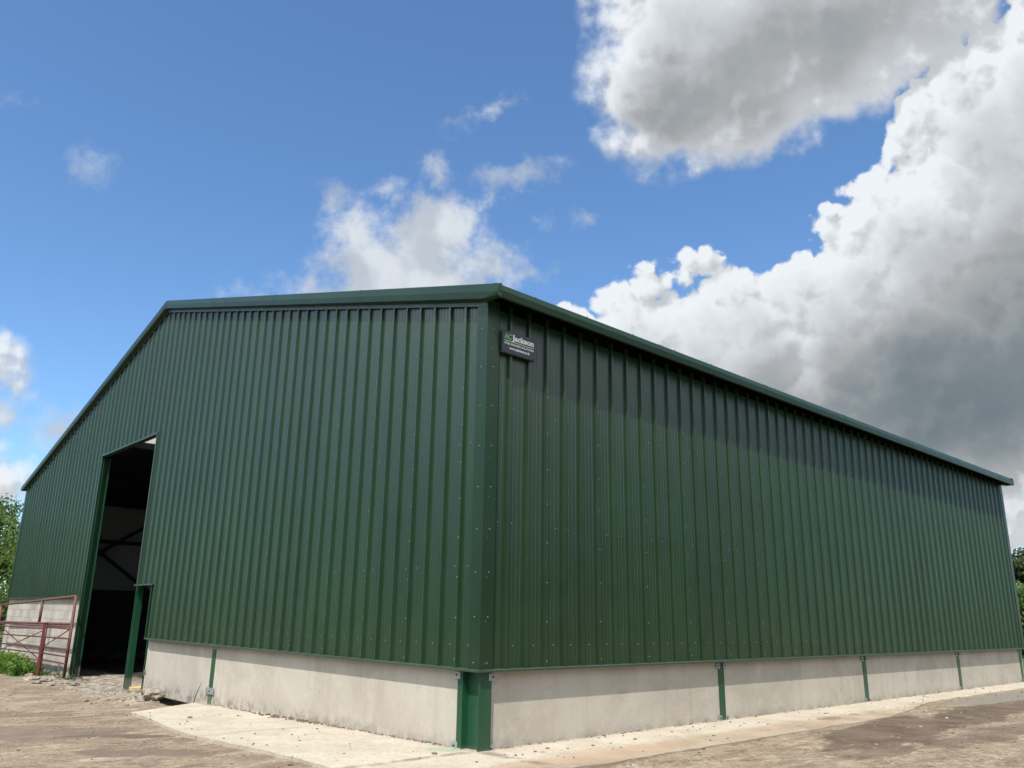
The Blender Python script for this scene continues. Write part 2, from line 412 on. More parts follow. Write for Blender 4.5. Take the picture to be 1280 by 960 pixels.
def profile(s0, s1, r0, cuts=(), pitch=1/3):
    """(s, depth) samples; depth 0 = crown plane, .035 = pan"""
    pts = []
    k = int(math.floor((s0-r0)/pitch))-1
    while r0+k*pitch < s1+pitch:
        c = r0+k*pitch
        pts += [(c-.031, .035), (c-.020, -.001), (c+.020, -.001), (c+.031, .035)]
        for q in (.098, .168, .238):
            pts += [(c+q-.009, .035), (c+q-.005, .0300), (c+q+.005, .0300), (c+q+.009, .035)]
        if k % 3 == 2: pts += [(c+.0320, .0345), (c+.0322, .0325), (c+.040, .0325), (c+.0402, .035)]
        k += 1
    pts.sort(key=lambda t: t[0])
    def at(s):
        for i in range(len(pts)-1):
            if pts[i][0] <= s <= pts[i+1][0]:
                a, b = pts[i], pts[i+1]; f = (s-a[0])/max(b[0]-a[0], 1e-9); return a[1]+f*(b[1]-a[1])
        return .035
    out = [(s0, at(s0))]+[p for p in pts if s0 < p[0] < s1]+[(s1, at(s1))]
    for c in cuts: out.append((c, at(c)))
    out.sort(key=lambda t: t[0]); return out

GR0, SR0 = .447, .4055
m = MB()
pr = profile(.10, W-.1, GR0, (D0, D1, D2, YR))
for (a, da), (b, db) in zip(pr, pr[1:]):
    if b-a < 1e-6: continue
    c = (a+b)/2
    lo = ZD if D1 < c < D0 else ZN if D2 < c < D1 else ZB2 if c > D0 else ZB
    m.quad((da, a, lo), (da, a, zt(a)-.1), (db, b, zt(b)-.1), (db, b, lo))
m.build('gable_cladding', M['clad'], shed)
m = MB()
pr = profile(.10, L-.05, SR0)
for (a, da), (b, db) in zip(pr, pr[1:]): m.quad((a, da, ZB), (b, db, ZB), (b, db, 5.30), (a, da, 5.30))
m.build('side_cladding', M['clad'], shed)
m = MB()
pr = profile(.10, W-.1, GR0)
for (a, da), (b, db) in zip(pr, pr[1:]): m.quad((L-da, a, ZB), (L-db, b, ZB), (L-db, b, zt(b)-.1), (L-da, a, zt(a)-.1))
m.build('gable_cladding', M['clad'], shed)
m = MB()
pr = profile(.05, L-.05, SR0)
for (a, da), (b, db) in zip(pr, pr[1:]): m.quad((a, W-da, ZB2), (a, W-da, 5.36), (b, W-db, 5.36), (b, W-db, ZB2))
m.build('side_cladding', M['clad'], shed)

# inner liners (flat sheet on the inside of the panels)
m = MB(); t = .10
cuts = [.1, D2, D1, YR, D0, W-.1]
for a, b in zip(cuts, cuts[1:]):
    c = (a+b)/2; lo = ZD if D1 < c < D0 else ZN if D2 < c < D1 else ZB2 if c > D0 else ZB
    m.quad((t, a, lo), (t, b, lo), (t, b, zt(b)-.12), (t, a, zt(a)-.12))
    m.quad((L-t, a, ZB), (L-t, a, zt(a)-.12), (L-t, b, zt(b)-.12), (L-t, b, ZB))
m.quad((t, t, ZB), (t, t, 5.3), (L-t, t, 5.3), (L-t, t, ZB))
m.quad((t, W-t, 2.04), (L-t, W-t, 2.04), (L-t, W-t, 5.3), (t, W-t, 5.3))
m.build('wall_liner', M['liner'], shed)

# roof: ribbed top sheet and flat underside, with one rooflight left out
RL = (1.7, 2.95, 12.8, 19.4)
roof_m = MB()
pr = profile(-.04, L+.04, SR0, (RL[0], RL[1]))
def slope_quad(mm, x0, d0, x1, d1, ya, yb, off):
    q = [(x0, ya, zt(ya)-off-d0), (x1, ya, zt(ya)-off-d1), (x1, yb, zt(yb)-off-d1), (x0, yb, zt(yb)-off-d0)]
    mm.quad(*q)
for (a, da), (b, db) in zip(pr, pr[1:]):
    if b-a < 1e-6: continue
    c = (a+b)/2
    slope_quad(roof_m, a, da, b, db, -.2, YR, .03)
    if RL[0] < c < RL[1]:
        slope_quad(roof_m, a, da, b, db, YR, RL[2], .03); slope_quad(roof_m, a, da, b, db, RL[3], W+.2, .03)
    else: slope_quad(roof_m, a, da, b, db, YR, W+.2, .03)
roof = roof_m.build('roof', M['clad'], shed)
m = MB()
for x0, x1 in ((t, RL[0]), (RL[1], L-t)):
    slope_quad(m, x1, 0, x0, 0, t, YR, .14); slope_quad(m, x1, 0, x0, 0, YR, W-t, .14)
slope_quad(m, RL[1], 0, RL[0], 0, t, YR, .14); slope_quad(m, RL[1], 0, RL[0], 0, YR, RL[2], .14); slope_quad(m, RL[1], 0, RL[0], 0, RL[3], W-t, .14)
m.build('roof_liner', M['roofin'], roof)
m = MB(); slope_quad(m, RL[0], 0, RL[1], 0, RL[2], RL[3], .06); m.build('rooflight', M['light'], roof)
m = MB(); m.bar((.25, YR-.001, 8.69), (L-.25, YR-.001, 8.69), .32, .02); m.build('ridge_cap', M['trim'], roof)

# verge flashing (swept section) front and back gable
def verge(xf, sgn):
    m = MB()
    sec = [(.22, .012), (-.05, .012), (-.095, -.012), (-.118, -.115), (-.105, -.205), (-.055, -.222), (-.018, -.226), (-.014, -.222), (-.02, -.10), (.2, -.02)]
    end = [(min(sx, -.04), dz if dz > -.15 else dz*.78) for sx, dz in sec]
    rings = [[(xf+sgn*sx, y, zt(y)+dz) for sx, dz in (sec if -.1 < y < W+.1 else end)] for y in (-.296, -.02, YR, W+.02, W+.296)]
    m.loft(rings); return m.build('verge_flashing', M['trim'], roof)
verge(0, 1); verge(L, -1)
m = MB(); sec = [(-.012, -.205), (-.012, -.285), (-.006, -.287), (-.004, -.205)]
rings = [[(sx, y, zt(y)+dz) for sx, dz in sec] for y in (.0, YR, W)]
m.loft(rings); m.build('verge_trim', M['trimlt'], roof)
# laps in the verge flashing
for yv in (2.9, 5.9, 8.9, 11.8, 14.8, 17.8, 20.8):
    m = MB(); sec2 = [(-.053, .0145), (-.097, -.0105), (-.1205, -.115), (-.107, -.2075), (-.104, -.2), (-.115, -.115), (-.09, -.01), (-.05, .01)]
    m.loft([[(sx, y, zt(y)+dz) for sx, dz in sec2] for y in (yv, yv+.11)]); m.build('flashing_lap', M['trim'], roof)
# eaves flashings / boxed gutters
def gutter(y0, s):
    m = MB(); g = [(.10, 5.452), (-.235, 5.432), (-.272, 5.405), (-.300, 5.325), (-.287, 5.245), (-.262, 5.238), (-.255, 5.25), (-.262, 5.33), (-.235, 5.385), (.10, 5.40)]
    m.loft([[(x, y0+s*gy, z) for gy, z in g] for x in (-.085, L+.11)]); return m.build('eaves_gutter', M['trim'], roof)
gutter(0, 1); gutter(W, -1)
m = MB(); m.box(-.05, -.25, 5.365, L+.05, .09, 5.38); m.build('eaves_shade_strip', M['black'], roof)  # black sheet puts the eaves shade in as colour
m = MB(); m.box(-.035, -.262, 5.25, L+.08, -.25, 5.378); m.build('eaves_shade_strip', M['black'], roof)  # same painted shade on the back of the gutter
m = MB(); m.box(L+.02, -.268, 5.235, L+.1, -.02, 5.245); m.build('gutter_outlet', M['galv'], roof)
for i in range(6):
    m = MB(); x = 3.0*(i+1)+.2
    m.loft([[(x+dx, gy, z) for gy, z in [(-.236, 5.435), (-.275, 5.406), (-.303, 5.325), (-.289, 5.242), (-.28, 5.25), (-.294, 5.325), (-.268, 5.40), (-.23, 5.425)]] for dx in (0, .09)]); m.build('gutter_lap', M['trim'], roof)

# corner flashings (L sections)
def corner(x, y, sx, sy, z0, z1):
    a = .004; w = .20
    m = MB(); pts = [(0,0),(w,0),(w,a),(a,a),(a,w),(0,w)]
    if sx*sy < 0: pts = pts[::-1]
    m.loft([[(x+sx*px, y+sy*py, z) for px, py in pts] for z in (z0, z1)]); return m.build('corner_flashing', M['trim'], shed)
corner(-.006, -.006, 1, 1, ZB-.005, 5.30)
m = MB(); m.box(.0, .03, 5.22, L-.02, .06, 5.37); m.build('eaves_shade_strip', M['black'], roof)  # same painted shade along the wall top
corner(L+.006, -.006, -1, 1, ZB-.005, 5.36)
corner(-.006, W+.006, 1, -1, ZB2-.005, 5.3)
corner(L+.006, W+.006, -1, -1, ZB2, 5.3)

# drip flashings at the foot of the cladding
def drip(p, q, out):
    m = MB(); p = Vector(p); q = Vector(q); o = Vector(out)
    sec = [(.07, .012), (-.012, .004), (-.026, -.004), (-.026, -.024), (-.02, -.026), (-.016, -.008), (.07, -.003)]
    ring = lambda c: [tuple(c-o*a+Vector((0,0,b))) for a, b in sec]
    m.loft([ring(p), ring(q)]); return m.build('drip_flashing', M['trimlt'], shed)
drip((0, -.02, ZB), (0, D2-.16, ZB), (-1,0,0)); drip((-.02, 0, ZB), (L+.02, 0, ZB), (0,-1,0))
drip((0, D0+.1, ZB2), (0, W+.03, ZB2), (-1,0,0)); drip((0, D2-.1, ZN), (0, D1+.16, ZN), (-1,0,0))
m = MB(); m.box(-.01, D2-.17, ZB-.02, .09, D2+.02, ZB+.012); m.build('door_trim', M['trimlt'], shed)
# door edge trims: head, right reveal, left reveal, notch edge
m = MB(); m.box(-.03, D1-.05, ZD-.012, .10, D0+.05, ZD+.03); m.build('door_head_trim', M['trimlt'], shed)
m = MB(); m.box(-.02, D1-.045, ZN+.016, .10, D1+.012, ZD-.014); m.build('door_trim', M['trimlt'], shed)
m = MB(); m.box(-.008, D0-.005, -.2, .10, D0+.09, ZD-.014); m.build('door_trim', M['trim'], shed)
m = MB(); m.box(-.006, D2-.02, ZB+.014, .09, D2+.015, ZN-.03); m.build('door_trim', M['trim'], shed)

# H-section posts
def hpost(x0, y0, z0, z1, dx, dy, name='steel_post', tw=.012, mat=None, outer='y'):
    """flanges face -y/+y; web in the y-z plane at mid depth"""
    m = MB(); m.box(x0, y0, z0, x0+dx, y0+tw, z1); m.box(x0, y0+dy-tw, z0, x0+dx, y0+dy, z1); m.box(x0+dx*.45, y0+tw, z0, x0+dx*.45+.01, y0+dy-tw, z1)
    return m.build(name, mat or M['post'], shed, bevel=.002)
def clip(parent, x0, y0, z0, x1, y1, z1, side):
    m = MB(); m.box(x0, y0, z0, x1, y1, z1); o = m.build('bracket', M['galv'], parent, bevel=.002)
    cx, cy, cz = (x0+x1)/2, (y0+y1)/2, (z0+z1)/2
    m = MB()
    if side == 's': m.tube([(cx, y0+.001, cz), (cx, y0-.012, cz)], .011, 6)
    else: m.tube([(x0+.001, cy, cz), (x0-.012, cy, cz)], .011, 6)
    return o
# corner post
cp = hpost(.03, .035, -.06, ZB, .19, .30)
m = MB(); m.box(.062, .335, -.04, .072, .45, ZB); m.build('angle_plate', M['post'], cp)
BK = []
def bk(parent, x0, y0, z0, x1, y1, z1, side):
    clip(parent, x0, y0, z0, x1, y1, z1, side)
    cx, cy, cz = (x0+x1)/2, (y0+y1)/2, (z0+z1)/2; m = MB()
    if side == 's': m.tube([(cx, y0+.002, cz), (cx, y0-.012, cz)], .011, 6)
    else: m.tube([(x0+.002, cy, cz), (x0-.012, cy, cz)], .011, 6)
    m.build('bolt', M['dark'], parent)
bk(cp, .055, .40, .735, .061, .52, .815, 'g'); bk(cp, .055, .42, -.03, .061, .53, .06, 'g')
bk(cp, .17, .024, .735, .29, .030, .815, 's'); bk(cp, .19, .060, -.03, .30, .066, .06, 's')

# posts between side panels
SP = [4.92, 9.80, 14.66, 19.13]
for x in SP:
    o = hpost(x-.075, .075, -.05, 5.2, .0, .0) if False else None
    m = MB(); m.box(x-.075, .078, -.06, x+.075, .088, ZB); m.box(x-.005, .09, -.06, x+.005, .27, 5.2); m.box(x-.075, .262, -.06, x+.075, .272, 5.2)
    o = m.build('steel_post', M['post'], shed, bevel=.002)
    bk(o, x-.14, .066, .735, x-.045, .072, .81, 's'); bk(o, x+.045, .066, .735, x+.14, .072, .81, 's')
    bk(o, x-.13, .066, .0, x-.05, .072, .07, 's')
    if x < 12: bk(o, x+.05, .066, .0, x+.12, .072, .06, 's')
# post between gable panels
y = 7.30
m = MB(); m.box(.078, y-.075, -.2, .088, y+.075, ZB); m.box(.09, y-.005, -.2, .27, y+.005, 6.5); m.box(.262, y-.075, -.2, .272, y+.075, 7.0)
o = m.build('steel_post', M['post'], shed, bevel=.002)
bk(o, .066, y-.14, .78, .072, y+.14, .835, 'g'); bk(o, .066, y-.17, .02, .072, y+.17, .13, 'g')

# concrete panels
def panel(x0, y0, z0, x1, y1, z1, mat='conc', name='concrete_panel'):
    m = MB(); m.box(x0, y0, z0, x1, y1, z1); return m.build(name, M[mat], shed, bevel=.008)
panel(.09, .46, -.24, .23, y-.02, .90); cpan = panel(.09, y+.02, -.21, .23, 10.63, .90)
xs_ = [.215]+SP+[19.13]
for i in range(4):
    panel((SP[i-1]+.02) if i else .222, .09, -.12, SP[i]-.02, .23, .90)
panel(19.15, .09, -.12, 19.30, .23, .90)
for i in range(4): panel(19.10, .25+5.85*i, -.12, 19.24, .25+5.85*i+5.83, .90)
# crack in the last gable panel
m = MB(); pts = [(.0885, 7.99, -.205), (.0885, 7.93, -.09), (.0885, 7.86, .02), (.0885, 7.79, .10), (.0885, 7.72, .19)]
m.tube(pts, [.009, .008, .008, .006, .002], 5); m.build('crack', M['dark'], cpan)
# post behind panel end at the notch, with bracket
o = hpost(.10, D2+.02, -.3, 5.2, .16, .12); bk(o, .09, D2-.05, .12, .096, D2+.06, .22, 'g')
# block wall left of the door and along the far side
bw = panel(.06, D0+.16, -.5, .26, W-.06, 1.71, 'block', 'block_wall'); bw.modifiers.clear()
m = MB(); m.box(.05, D0+.075, -.4, .20, D0+.155, 1.66); m.build('wall_end_post', M['liner'], shed)
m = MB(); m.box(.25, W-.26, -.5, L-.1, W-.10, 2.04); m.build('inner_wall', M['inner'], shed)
m = MB(); m.box(.05, W-.098, -.5, L-.1, W-.06, 1.71); m.build('block_wall', M['block'], shed)

# door columns
dc = hpost(.06, D1+.10, -.45, ZN+.04, .125, .13, 'door_post')
m = MB(); m.box(.11, D2+.02, ZN+.05, .20, D1+.23, ZN+.16); m.build('door_beam', M['post'], shed)
m = MB(); m.box(.045, D0-.02, -.4, .057, D0+.16, 5.3); m.box(.195, D0-.035, -.4, .207, D0+.16, 5.3); m.box(.057, D0+.06, -.4, .195, D0+.07, 5.3)
dl = m.build('door_post', M['post'], shed, bevel=.002)
m = MB(); m.box(.045, D1+.2, ZD+.04, .2, D0, ZD+.2); m.build('door_beam', M['dark'], shed)

# portal frames, purlins, rails, bracing
for x in [4.92, 9.80, 14.66]:
    m = MB()
    for s in (1, -1):
        ya = YR+s*(W/2-.4); m.bar((x, ya, zt(ya)-.50), (x, YR+s*.002, zt(YR)-.46), .17, .36)
        m.box(x-.09, min(ya-.15, ya+.15), -.3, x+.09, max(ya-.15, ya+.15), zt(ya)-.4)
    m.build('portal_frame', M['dark'], shed)
m = MB()
for s in (1, -1):
    ya = YR+s*(W/2-.3); m.bar((.27, ya, zt(ya)-.42), (.27, YR+s*.002, zt(YR)-.40), .10, .25)
m.build('rafter', M['dark'], shed)
for s in (1, -1):
    for k in range(9):
        yy = YR+s*(.5+k*1.35)
        if abs(yy-YR) > W/2-.3: continue
        m = MB(); m.box(.12, yy-.035, zt(yy)-.37, L-.12, yy+.035, zt(yy)-.17); m.build('purlin', M['dark'] if k % 2 else M['dark'], shed)
for z in (3.70, 5.12):
    m = MB(); m.box(.25, W-.28, z-(.06 if z < 4 else .16), L-.2, W-.14, z+(.06 if z < 4 else .16)); m.build('wall_rail', M['dark'], shed)
m = MB(); yb = W-.36
m.bar((.3, yb, 1.75), (4.7, yb, 4.85), .05, .12); m.build('brace', M['dark'], shed)
m = MB(); m.bar((.3, yb-.06, 4.85), (4.7, yb-.06, 1.75), .05, .12); m.build('brace', M['dark'], shed)
# gable rails seen from inside
for z in (3.3,):
    m = MB(); m.box(.12, .3, z, .25, D1-.1, z+.12); m.build('wall_rail', M['dark'], shed)

# screws -------------------------------------------------
spots = []
inpan = lambda r0, i, f: r0+(i+f)/3
nS = int((L-.4-SR0)*3); nG = int((W-.5-GR0)*3)
for i in range(-1, nS+1):
    x = inpan(SR0, i, .40+.03*((i*7) % 3-1)); spots.append(('s', x, 1.11, .033))
    if i % 3 == 2:
        xr = inpan(SR0, i, 0)
        z = .93
        while z < 5.1: spots.append(('s', xr, z+random.uniform(-.02, .02), 0)); z += .47
    for z in (2.53, 3.96, 4.9):
        if i % 3 != 1: spots.append(('s', inpan(SR0, i, .25+.3*(i % 3 == 2)), z, .033))
for i in range(-1, nG+1):
    yq = inpan(GR0, i, .40)
    if not (D2-.1 < yq < D0+.1):
        spots.append(('g', yq, 1.11 if yq < D2 else 1.95, .033))
    for z in (2.01, 3.5, 4.9, 6.3, 7.7):
        if i % 3 == 1: continue
        yy = inpan(GR0, i, .25+.3*(i % 3 == 2))
        if z < zt(yy)-.4 and not (D2-.1 < yy < D0+.1 and z < ZD+.1) and not(yy > D0 and z < 1.8): spots.append(('g', yy, z, .033))
    if i >= 0:
        yr = inpan(GR0, i, 0); spots.append(('g', yr, zt(yr)-.25, -.012))
        yy = inpan(GR0, i, .45)
        if i % 3 != 0: spots.append(('g', yy, zt(yy)-.52, .033))
    if i % 3 == 0 and i >= 0:
        yr = inpan(GR0, i, 0); z = .93 if yr < D2 else 1.85
        while z < zt(yr)-.4:
            if not (D2-.1 < yr < D0+.1 and z < ZD+.1): spots.append(('g', yr, z+random.uniform(-.02, .02), 0))
            z += .47
z = .93
while z < 5.2: spots.append(('s', .10, z, -.006)); spots.append(('g', .10, z, -.006)); z += .5
for i in range(20): spots.append(('gut', .6+i*1.0, 5.435, -.235))
cam = Vector((-6.1459, -7.1029, 1.4579))
def spos(t):
    k, s, z, d = t
    return Vector((s, d, z)) if k in ('s', 'gut') else Vector((d, s, z))
spots.sort(key=lambda t: (spos(t)-cam).length)
def screw_mesh(k):
    m = MB(); n = 8; r0, r1 = .0092, .0062
    ring = lambda r, h: [((r*math.cos(a), -h, r*math.sin(a)) if k != 'g' else (-h, r*math.cos(a), r*math.sin(a))) for a in [2*math.pi*j/n for j in range(n)]]
    m.loft([ring(r0*1.15, 0), ring(r0*1.15, .002), ring(r1, .003), ring(r1, .009)]); return m
protos = {}
rest = MB()
for j, t in enumerate(spots):
    k = 'g' if t[0] == 'g' else 's'; P = spos(t)
    if j < 100:
        if k not in protos:
            o = screw_mesh(k).build('screw', M['screw'], shed); protos[k] = o
        else: o = protos[k].copy(); link(o, shed)
        o.location = P
    else:
        sm = screw_mesh(k); n0 = len(rest.v)
        rest.v += [(a+P.x, b+P.y, c+P.z) for a, b, c in sm.v]; rest.f += [tuple(n0+q for q in f) for f in sm.f]
o = rest.build('screws', M['screw'], shed); o['kind'] = 'stuff'

# ------------------------------------------------------------------ sign
sx0, sx1, sz0, sz1 = .212, .788, 4.648, 4.945
sign = empty('sign', (sx0, -.05, sz0), 'small dark grey company sign board screwed high on the side wall beside the shed corner', 'sign')
m = MB(); m.box(0, .0, 0, sx1-sx0, .045, sz1-sz0); m.build('board', M['signbg'], sign, bevel=.003)
def text(body, x, z, size, mat, width, name='lettering', bold=0.):
    cu = bpy.data.curves.new('t', 'FONT'); cu.body = body; cu.size = size; cu.extrude = .0015; cu.offset = bold
    to = bpy.data.objects.new('t', cu); sc.collection.objects.link(to)
    dg = bpy.context.evaluated_depsgraph_get(); me = bpy.data.meshes.new_from_object(to.evaluated_get(dg))
    bpy.data.objects.remove(to)
    w = max(v.co.x for v in me.vertices)-min(v.co.x for v in me.vertices); mn = min(v.co.x for v in me.vertices)
    for v in me.vertices: v.co = Vector(((v.co.x-mn)*width/w, -v.co.z, v.co.y))
    me.materials.clear(); me.materials.append(mat)
    o = bpy.data.objects.new(name, me); link(o, sign); o.location = (x, -.002, z); return o
sw = sx1-sx0
text('AC', .030, .190, .098, M['lime'], .125, bold=.001)
text('Jackson', .160, .190, .098, M['white'], .385, bold=.0035)
# slab serifs
m = MB()
for bx, bz, bw_ in ((.178,.187,.03),(.296,.187,.0),(.335,.187,.0)):
    if bw_: m.box(bx-.008, -.004, .256, bx+bw_, -.001, .264)
for bx in (.343, .372, .500, .530): m.box(bx-.013, -.004, .187, bx+.013, -.001, .195)
m.build('lettering_serif', M['white'], sign)
m = MB()
for bx in (.036, .083): m.box(bx-.012, -.004, .187, bx+.012, -.001, .194)
m.build('lettering_serif', M['lime'], sign)
m = MB(); m.box(.030, -.004, .158, .545, -.001, .169); m.build('line', M['palegreen'], sign)
text('STEEL BUILDING SOLUTIONS', .030, .117, .036, M['white'], .515, bold=.0005)
text('www.acjackson.co.uk', .115, .060, .048, M['white'], .36, bold=.001)
for bx, bz in ((.04,.283),(.54,.283),(.04,.012),(.54,.012)):
    m = MB(); m.tube([(bx, .001, bz), (bx, -.006, bz)], .008, 8); m.build('screw', M['dark'], sign)

# ------------------------------------------------------------------ gates on the left
GX = -.50
gp = MB(); gp.tube([(GX, 16.42, -.4), (GX, 16.42, 1.03)], .055, 10); gp.tube([(GX, 16.42, 1.03), (GX, 16.42, 1.05)], .06, 10)
tag(gp.build('gate_post', M['red'], smooth=False), 'thick dark red round steel post standing between the two low red gates', 'gate post')
def gate(name, x, ya, yb, rails, stiles, braces, mat, r, label):
    t_ = empty(name, (x, (ya+yb)/2, gz(ya)), label, 'gate'); base = t_.location
    def part(nm, p, q, rr):
        m = MB(); m.tube([Vector(p)-base, Vector(q)-base], rr, 8); m.build(nm, mat, t_, smooth=True)
    for za, zb in rails: part('rail', (x, ya, za), (x, yb, zb), r)
    for yy, z0, z1 in stiles: part('stile', (x, yy, z0), (x, yy, z1), r*1.15)
    for p0, p1 in braces: part('brace', (x+.03, *p0), (x+.03, *p1), r*.7)
    return t_
gate('low_gate', GX, 14.08, 16.34, [(1.0,.98),(.95,.94),(.73,.70),(.48,.46),(.33,.31),(.17,.16)], [(14.08,.15,1.02),(16.30,.15,1.0)],
     [((14.15,.98),(16.9,.36)),], M['red'], .018, 'short dark red tubular gate between the round red post and the green door post')
gate('low_gate', GX, 16.52, 21.9, [(.97,.93),(.90,.86),(.70,.62),(.45,.36),(.30,.22),(.13,.05)], [(16.54,.1,.97),(21.85,.0,.92)],
     [((16.7,.15),(21.7,.85)),((16.7,.85),(21.7,.1))], M['red'], .018, 'long dark red tubular gate with crossed braces reaching left from the round red post')
gate('tall_gate', -.30, 14.86, 22.9, [(1.71,1.47),(1.05,.95)], [(14.86,-.2,1.71),(17.95,.98,1.60),(22.85,-.3,1.47)], [], M['rust'], .032,
     'tall rusty brown tubular gate frame behind the low red gates')

# ------------------------------------------------------------------ door area: plank, rubble, stones
m = MB(); m.box(.0, -.42, 0, .26, .02, .10); o = m.build('timber_plank', M['timber'], loc=(.16, 11.70, -.27), bevel=.004)
o.rotation_euler = (0,0,R_(-8)); tag(o, 'short yellow timber plank lying in the doorway behind the narrow green post', 'plank')
m = MB()
for i in range(650):
    a = random.uniform(0, 6.28); rr = random.random()**.6
    x = -.55+.8*rr*math.cos(a); yv = 9.1+1.4*rr*math.sin(a)
    if random.random() < .35: x = random.uniform(-1.05, .5); yv = random.uniform(8.2, 16)
    r = .008+.03*random.random()**2.2+(.03 if random.random() < .04 else 0)
    if x > -.1 and 7.6 < yv < 10.7: r *= .6
    m.rock((x, yv, ground_h(x, yv)+r*.05), r, i, .7, 1 if r < .03 else 2)
tag(m.build('rubble', M['rubble']), 'loose heap of broken grey concrete rubble in front of the doorway', 'rubble', kind='stuff')
def stone(x, y, r, label, name='rock', mat='rubble', flat=.6, cat='rock', group=None, sd=1):
    m = MB(); m.rock((0,0,0), r, sd, flat, 3); o = m.build(name, M[mat], loc=(x, y, ground_h(x, y)+r*flat*.45)); tag(o, label, cat, group); return o
stone(-.45, 8.55, .16, 'largest pale lump of broken concrete on the rubble heap by the cracked panel', 'concrete_lump', sd=11, flat=.75, cat='lump')
stone(-.55, 9.25, .09, 'mid sized pale broken concrete lump on top of the rubble heap', 'concrete_lump', sd=5, cat='lump')
stone(-.28, 8.22, .09, 'dark green grey stone at the edge of the trench under the cracked panel', 'rock', 'dark', sd=9)
for i, (x, yv, r) in enumerate([(-.9,15.2,.14),(-.75,14.6,.11),(-1.05,14.1,.10),(-.6,13.7,.12),(-.95,13.2,.08),(-.8,15.9,.13),(-.55,13.0,.09)]):
    stone(x, yv, r, 'pale stone in the row of rubble below the red gates', 'rock', sd=20+i, flat=.5, group='pale stones below the red gates')
# clods and grit over the yard
m = MB(); mp = MB()
for i in range(2600):
    if random.random() < .5: x = random.uniform(-5.5, -.1); yv = random.uniform(-3.5, 15)
    else: x = random.uniform(-.5, 16); yv = random.uniform(-3.8, -.05)
    if random.random() < .3 and x < 0: x = random.uniform(-3, -1.2)
    on = (-1.7 < x < 0 and -1.2 < yv < 6.6) or (x >= 0 and yv > -1.2)
    if on and random.random() < .35: continue
    z = (gz(yv)+.006) if on else ground_h(x, yv)
    r = .004+.018*random.random()**2.5
    if random.random() < .014: r = random.uniform(.022, .04)
    (m if random.random() < .6 else mp).rock((x, yv, z+r*.2), r, i, .5, 1)
M['clod'] = concrete('dried mud clods', (.11,.085,.06), (.19,.15,.11))
tag(m.build('mud_clods', M['clod']), 'small dried brown mud clods scattered over the yard', 'mud clods', kind='stuff')
tag(mp.build('grit', M['rubble']), 'pale grit and stone chips scattered over the yard', 'grit', kind='stuff')
# crumbs of dirt along the foot of the gable panel
m = MB()
for i in range(260):
    yv = random.uniform(.6, 7.0); cl = math.exp(-((yv-4.3)/1.1)**2)
    r = .006+.022*random.random()**2*(.4+cl); x = .075-random.random()**1.5*(.06+.10*cl)
    m.rock((x, yv, gz(yv)+.008+r*.2), r, i, .6, 1)
for i in range(200):
    xv = random.uniform(.3, 15); r = .005+.012*random.random()**2
    m.rock((xv, .075-random.random()**1.5*.07, gz(0)+.006+r*.2), r, i, .5, 1)
tag(m.build('soil_crumbs', M['clod']), 'line of brown soil crumbs along the foot of the concrete panels', 'soil', kind='stuff')

# ------------------------------------------------------------------ vegetation
def leaves(m, c, rad, n, size, seed, shell=.55, squash=.85):
    rnd = random.Random(seed)
    for i in range(n):
        v = Vector((rnd.gauss(0,1), rnd.gauss(0,1), rnd.gauss(0,1))).normalized()
        k = rnd.uniform(shell, 1.)
        k *= 1+.28*mnoise.noise(v*2.3+Vector(c)*.7)
        p = Vector(c)+Vector((v.x*rad*k, v.y*rad*k, v.z*rad*k*squash))
        nn = (v+Vector((rnd.gauss(0,.7), rnd.gauss(0,.7), rnd.gauss(0,.7)+.3))).normalized()
        a = nn.orthogonal().normalized(); a.rotate(Matrix.Rotation(rnd.uniform(0,6.28), 3, nn)); b = nn.cross(a)
        s = size*rnd.uniform(.6, 1.3); w = s*.5
        m.quad(tuple(p-a*s*.5), tuple(p+b*w*.5), tuple(p+a*s*.5), tuple(p-b*w*.5))
def tree(name, loc, h, cr, label, cat, leafm, seed, size=.22, ncl=26, per=420, group=None, trunk=True):
    rnd = random.Random(seed)
    t_ = empty(name, loc, label, cat, group)
    crown = MB(); tr = MB()
    tr.tube([(0,0,-.3), (.1,0,h*.2), (.0,.1,h*.45), (.1,0,h*.8)], [h*.035, h*.028, h*.02, h*.006], 8)
    for i in range(ncl):
        zf = rnd.uniform(.22, 1.); rr = cr*math.sin(math.pi*min(max((zf-.05)/1.0, .12), .97))**.6*rnd.uniform(.25, 1.)
        a = rnd.uniform(0, 6.28); c = (rr*math.cos(a), rr*math.sin(a), h*zf*.9)
        leaves(crown, c, cr*rnd.uniform(.24, .42), per, size, seed*100+i, .35)
        b0 = Vector((.05, .05, h*rnd.uniform(.2, .6)*min(1, zf+.2))); mid = (b0+Vector(c))/2+Vector((0,0,-h*.03))
        if i % 2 == 0: tr.tube([b0, mid, c], [h*.014, h*.008, h*.003], 6)
    tr.build('trunk', M['bark'], t_, smooth=True); crown.build('crown', leafm, t_); return t_
def at(az, dist): return (cam.x+dist*math.cos(R_(az)), cam.y+dist*math.sin(R_(az)))
x, yv = at(80.5, 48); tree('tree', (x, yv, -.4), 7.3, 3.6, 'tall leafy green tree behind the left end of the shed', 'tree', M['leaf'], 1)
x, yv = at(88, 50); tree('tree', (x, yv, -.4), 6.6, 4.0, 'broad green tree at the left edge standing behind the gates', 'tree', M['leaf'], 2)
x, yv = at(76, 44); tree('tree', (x, yv, -.4), 5.6, 3.2, 'lower green tree mostly hidden behind the shed gable', 'tree', M['leaf'], 3)
